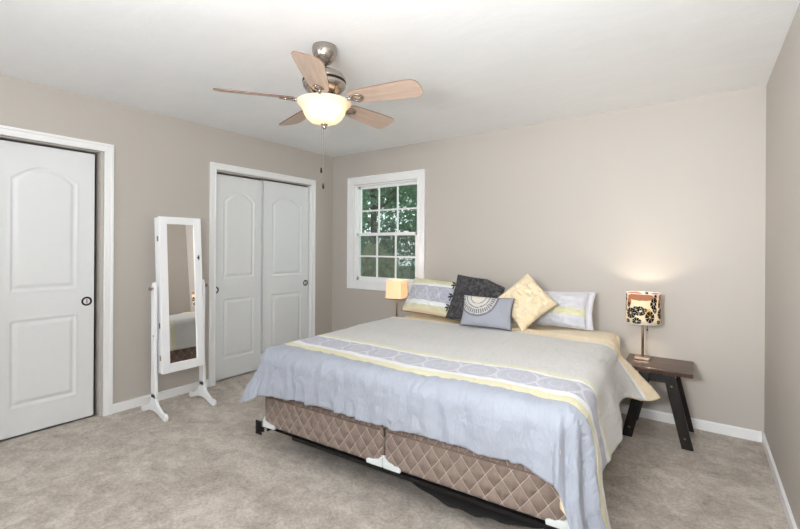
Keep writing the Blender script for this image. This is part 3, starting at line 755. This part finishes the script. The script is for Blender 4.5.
bm_obj('shade_fitter', bm, MT['nickel'], L1)
bm = bmesh.new(); lathe(bm, [(0, .34), (.014, .345), (.016, .37), (.028, .40), (.03, .42), (.02, .445), (0, .452)], 20); bm_obj('light_bulb', bm, MT['bulb'], L1, smooth=True)
bulb_light((0, 0, .415), 52, L1, rad=.032)
bm = bmesh.new(); tube(bm, [(.03, -.012, .34), (.031, -.012, .225)], .0015, 5); lathe(bm, [(0, .212), (.005, .215), (.005, .226), (0, .23)], 8, (.031, -.012, 0)); bm_obj('pull_chain', bm, MT['bronze'], L1)
bm = bmesh.new(); lathe(bm, [(0, .33), (.02, .331), (.02, .343), (0, .344)], 16); tube(bm, [(0, -.0, .337), (.03, -.012, .337)], .003, 6); bm_obj('socket', bm, MT['nickel'], L1)

# left lamp (square shade)
L2 = empty('table_lamp', (1.19, -.26, .505), R(12), 'lit table lamp with plain cream square shade left of the bed', 'lamp')
bm_obj('lamp_base', boxes((-.05, .05, -.05, .05, 0, .022)), MT['bronze_light'], L2, bevel=.004)
bm = bmesh.new(); tube(bm, [(0, 0, .022), (0, 0, .36)], .009, 14); bm_obj('pole', bm, MT['bronze_light'], L2, smooth=True)
bm = bmesh.new(); w0, w1, za, zb = .088, .082, .285, .475
for (a, b) in (((-1, -1), (1, -1)), ((1, -1), (1, 1)), ((1, 1), (-1, 1)), ((-1, 1), (-1, -1))):
    v = [bm.verts.new((a[0]*w0, a[1]*w0, za)), bm.verts.new((b[0]*w0, b[1]*w0, za)), bm.verts.new((b[0]*w1, b[1]*w1, zb)), bm.verts.new((a[0]*w1, a[1]*w1, zb))]; bm.faces.new(v)
bmesh.ops.remove_doubles(bm, verts=bm.verts, dist=.0001)
sh = bm_obj('lamp_shade', bm, MT['cream_shade'], L2); s_ = sh.modifiers.new('t', 'SOLIDIFY'); s_.thickness = .003
bm = bmesh.new(); tube(bm, [(-w0, -w0, za), (w0, -w0, za), (w0, w0, za), (-w0, w0, za), (-w0, -w0, za)], .003, 6); bm_obj('rim', bm, MT['bronze'], sh)
bm = bmesh.new()
for s in (-1, 1): tube(bm, [(0, 0, .36), (s*w1, s*w1, .44)], .0015, 5)
bm_obj('shade_fitter', bm, MT['nickel'], L2)
bm = bmesh.new(); lathe(bm, [(0, .34), (.014, .345), (.016, .36), (.026, .39), (.028, .405), (.02, .425), (0, .432)], 20); bm_obj('light_bulb', bm, MT['bulb'], L2, smooth=True)
bulb_light((0, 0, .40), 13, L2, (1, .9, .78), rad=.032)

# ================================================================ CHEVAL MIRROR
mr = empty('cheval_mirror', (.305, -2.043, 0), 0, 'white standing jewelry armoire mirror tilted on two curved feet by left wall', 'mirror')
yL, yR = -.194, .194
def foot_profile():
    half = [(.030, .17), (.036, .13), (.060, .092), (.110, .062), (.145, .048), (.172, .052), (.192, .044), (.202, .022), (.194, .0)]
    under = [(.165, .0), (.12, .014), (.06, .036), (0, .042)]
    return [(-x, z) for x, z in half][::-1]+half+under+[(-x, z) for x, z in under[:3]][::-1]
for y in (yL, yR):
    bm = bmesh.new(); prism(bm, foot_profile(), 'y', y-.011, y+.011); bm_obj('foot', bm, MT['white_lacquer'], mr, bevel=.002)
    bm = bmesh.new(); hw = .011
    prism(bm, [(p-.037, q) for p, q in [(.0, .14), (.074, .14), (.070, .20), (.062, .30), (.055, .36), (.052, .95), (.046, 1.01), (.032, 1.035), (.012, 1.03), (.0, 1.0), (-.002, .95), (.004, .36), (-.002, .30), (-.002, .20)]], 'y', y-hw, y+hw)
    po = bm_obj('post', bm, MT['white_lacquer'], mr, bevel=.002)
    s = -1 if y < 0 else 1
    bm = bmesh.new(); prof = [(.004, 0), (.006, .012), (.013, .014), (.015, .022), (.012, .030), (0, .032)]
    lathe(bm, [(r_, s*(z+hw)) for r_, z in prof], 16, (-.008, y, .985), 'y'); bm_obj('knob', bm, MT['bronze_light'], po, smooth=True)
    for z in (.17, .62):
        b2 = bmesh.new(); lathe(b2, [(0, s*.013), (.005, s*.0125), (.0055, s*.010)], 10, (0, y, z), 'y'); bm_obj('screw', b2, MT['bronze'], po)
# armoire box, tilted: built upright around the pivot then rotated
cab = empty('cabinet', (-.008, 0, .985), 0, parent=mr)
tilt = math.atan2(.08, 1.27); cab.rotation_euler = (0, -tilt, 0)
cy0, cy1 = -.170, .168
zlo, zhi = .322-.985, 1.55-.985
f0 = .044   # front face plane in local x relative to pivot
bm_obj('case', boxes((f0-.085, f0-.028, cy0+.003, cy1-.003, zlo+.003, zhi-.003)), MT['white_lacquer'], cab, bevel=.003)
bm = bmesh.new(); fw_ = .060
box(bm, f0-.026, f0, cy0, cy0+fw_, zlo, zhi); box(bm, f0-.026, f0, cy1-fw_, cy1, zlo, zhi); box(bm, f0-.026, f0, cy0+fw_, cy1-fw_, zhi-.058, zhi); box(bm, f0-.026, f0, cy0+fw_, cy1-fw_, zlo, zlo+.070)
bm_obj('door_frame', bm, MT['white_lacquer'], cab, bevel=.0025)
bm_obj('mirror_glass', boxes((f0-.018, f0-.010, cy0+fw_-.002, cy1-fw_+.002, zlo+.068, zhi-.056)), MT['mirror'], cab)
bm = bmesh.new(); lathe(bm, [(.010, f0-.004), (.010, f0+.002), (.006, f0+.004), (0, f0+.004)], 16, (0, cy1-.030, 1.225-.99), 'x'); box(bm, f0+.002, f0+.010, cy1-.033, cy1-.027, 1.205-.99, 1.245-.99); bm_obj('lock', bm, MT['bronze'], cab)
for z in (.45, .70, 1.38): bm_obj('hinge', boxes((f0-.036, f0-.018, cy0-.003, cy0+.002, z-.99-.02, z-.99+.02)), MT['bronze_light'], cab)

# ================================================================ CEILING FAN
FX, FY = 2.03, -2.12
fan = empty('ceiling_fan', (FX, FY, H), 0, 'ceiling fan with five pale wood blades, nickel motor and frosted light bowl', 'fan')
def Lz(bm, prof, seg=40): return lathe(bm, [(r_, z-H) for r_, z in prof], seg)
bm = bmesh.new(); Lz(bm, [(0, 2.44), (.067, 2.44), (.070, 2.425), (.068, 2.405), (.058, 2.375), (.040, 2.352), (.026, 2.345), (.018, 2.340), (0, 2.340)]); bm_obj('canopy', bm, MT['nickel'], fan, smooth=True)
bm = bmesh.new(); Lz(bm, [(0, 2.342), (.013, 2.342), (.013, 2.30), (0, 2.30)], 20); bm_obj('downrod', bm, MT['nickel'], fan, smooth=True)
bm = bmesh.new(); Lz(bm, [(0, 2.318), (.03, 2.318), (.036, 2.305), (.075, 2.298), (.105, 2.283), (.118, 2.262), (.120, 2.248), (.113, 2.240), (.120, 2.232), (.118, 2.215), (.100, 2.192), (.075, 2.178), (.06, 2.172), (0, 2.172)]); bm_obj('motor_housing', bm, MT['nickel'], fan, smooth=True)
bm = bmesh.new()
Lz(bm, [(.119, 2.246), (.1215, 2.243), (.1135, 2.240), (.1215, 2.236), (.1195, 2.233)])
bm_obj('vent_band', bm, MT['bronze'], fan, smooth=True)
bm = bmesh.new(); Lz(bm, [(0, 2.174), (.066, 2.174), (.070, 2.155), (.060, 2.140), (.085, 2.130), (.090, 2.118), (0, 2.118)]); bm_obj('switch_housing', bm, MT['nickel'], fan, smooth=True)
# frosted bowl
t = NT('frosted_bowl_glass'); t.set(S(255, 244, 228), .35, Emission_Strength=.06); t.b.inputs['Emission Color'].default_value = (1, .84, .66, 1)
tl = t.n('ShaderNodeBsdfTranslucent'); tl.inputs[0].default_value = (1, .93, .84, 1); mx = t.n('ShaderNodeMixShader'); mx.inputs[0].default_value = .55
t.link(t.b.outputs[0], mx.inputs[1]); t.link(tl.outputs[0], mx.inputs[2]); t.link(mx.outputs[0], t.out.inputs[0]); MT['bowl'] = t.m
bm = bmesh.new()
prof = [(.153, 2.128), (.148, 2.120), (.134, 2.106), (.122, 2.088), (.113, 2.065), (.100, 2.042), (.078, 2.022), (.045, 2.010), (.012, 2.006)]
rings = []
for r_, z in prof: rings.append([bm.verts.new((r_*math.cos(2*PI*k/48), r_*math.sin(2*PI*k/48), z-H)) for k in range(48)])
for a, b in zip(rings, rings[1:]):
    for k in range(48): bm.faces.new((a[k], a[(k+1) % 48], b[(k+1) % 48], b[k]))
bw = bm_obj('light_bowl', bm, MT['bowl'], fan, smooth=True); s_ = bw.modifiers.new('t', 'SOLIDIFY'); s_.thickness = .004; s_.offset = -1
bm = bmesh.new(); Lz(bm, [(0, 2.012), (.020, 2.010), (.020, 2.003), (.012, 1.996), (.014, 1.988), (.006, 1.980), (0, 1.978)], 20); tube(bm, [(0, 0, 2.12-H), (0, 0, 2.01-H)], .004, 8); bm_obj('finial', bm, MT['nickel'], fan, smooth=True)
for a in (-.3, 1.8, 3.9):
    bm = bmesh.new(); d = Vector((math.cos(a), math.sin(a), 0)); p0 = d*.03+Vector((0, 0, 2.12-H)); p1 = d*.065+Vector((0, 0, 2.065-H))
    tube(bm, [p0, (p0+p1)/2, p1, p1+(p1-p0)*.15], [.008, .022, .024, .010], 10); bm_obj('light_bulb', bm, MT['bulb'], fan, smooth=True)
bulb_light((.068, -.015, 2.068-H), .75, fan, (1, .82, .62), .02)
bulb_light((-.03, .04, 2.09-H), .25, fan, (1, .80, .56), .02)
# blades
def blade_outline():
    pts = []
    L0, L1 = .165, .572
    w_ = [(0, .038), (.03, .052), (.10, .060), (.20, .067), (.30, .0725), (.345, .074)]
    up = [(L0+a, b) for a, b in w_]; lo_ = [(L0+a, -b) for a, b in w_]
    tip = [(L1-.032, .072), (L1-.012, .060), (L1-.002, .040), (L1+.002, .0), (L1-.004, -.040), (L1-.014, -.060), (L1-.034, -.072)]
    return up+tip+lo_[::-1]
OUT = blade_outline(); PITCH = R(-15)
first = None
def build_blade(parent):
    bm = bmesh.new(); prism(bm, OUT, 'z', -.003, .003)
    for f in bm.faces:
        f.material_index = 0
    bm.normal_update()
    for f in bm.faces:
        if abs(f.normal.z) < .5: f.material_index = 1
    o = bm_obj('blade', bm, [MT['blade'], MT['blade_edge']], parent, bevel=.001)
    i = bmesh.new()
    # blade iron: arm from hub then open loop bracket under blade
    tube(i, [(.075, 0, .012), (.11, 0, -.004), (.15, 0, -.009), (.175, 0, -.008)], [.010, .008, .009, .010], 8)
    lp = [(.205+.035*math.cos(2*PI*k/20), .026*math.sin(2*PI*k/20), -.008) for k in range(21)]
    tube(i, lp, .006, 6); tube(i, [(.17, -.018, -.007), (.17, .018, -.007)], .006, 6)
    lathe(i, [(0, -.014), (.006, -.013), (.007, -.003)], 10, (.225, 0, 0)); lathe(i, [(0, -.014), (.006, -.013), (.007, -.003)], 10, (.185, .015, 0)); lathe(i, [(0, -.014), (.006, -.013), (.007, -.003)], 10, (.185, -.015, 0))
    b = bm_obj('blade_iron', i, MT['nickel'], o, smooth=True)
    return o
b0 = build_blade(fan)
angs = [14, 88, 161, 232, 308]
for k, a in enumerate(angs):
    if k == 0: o = b0
    else:
        o = b0.copy(); C.objects.link(o); o.parent = fan
        c_ = b0.children[0].copy(); C.objects.link(c_); c_.parent = o
    o.location = (0, 0, 2.138-H)
    o.rotation_euler = (Matrix.Rotation(R(a), 3, 'Z') @ Matrix.Rotation(PITCH, 3, 'X')).to_euler()
for dx, dy, zend in ((-.052, .030, 1.745), (-.046, .040, 1.655)):
    bm = bmesh.new(); tube(bm, [(dx, dy, 2.13-H), (dx, dy, zend+.03-H)], .0012, 5)
    ch_ = bm_obj('pull_chain', bm, MT['nickel'], fan)
    bm = bmesh.new(); lathe(bm, [(0, zend+.032-H), (.004, zend+.028-H), (.0065, zend+.012-H), (.0055, zend-H), (0, zend-.003-H)], 12, (dx, dy, 0)); bm_obj('fob', bm, MT['bronze'], ch_, smooth=True)
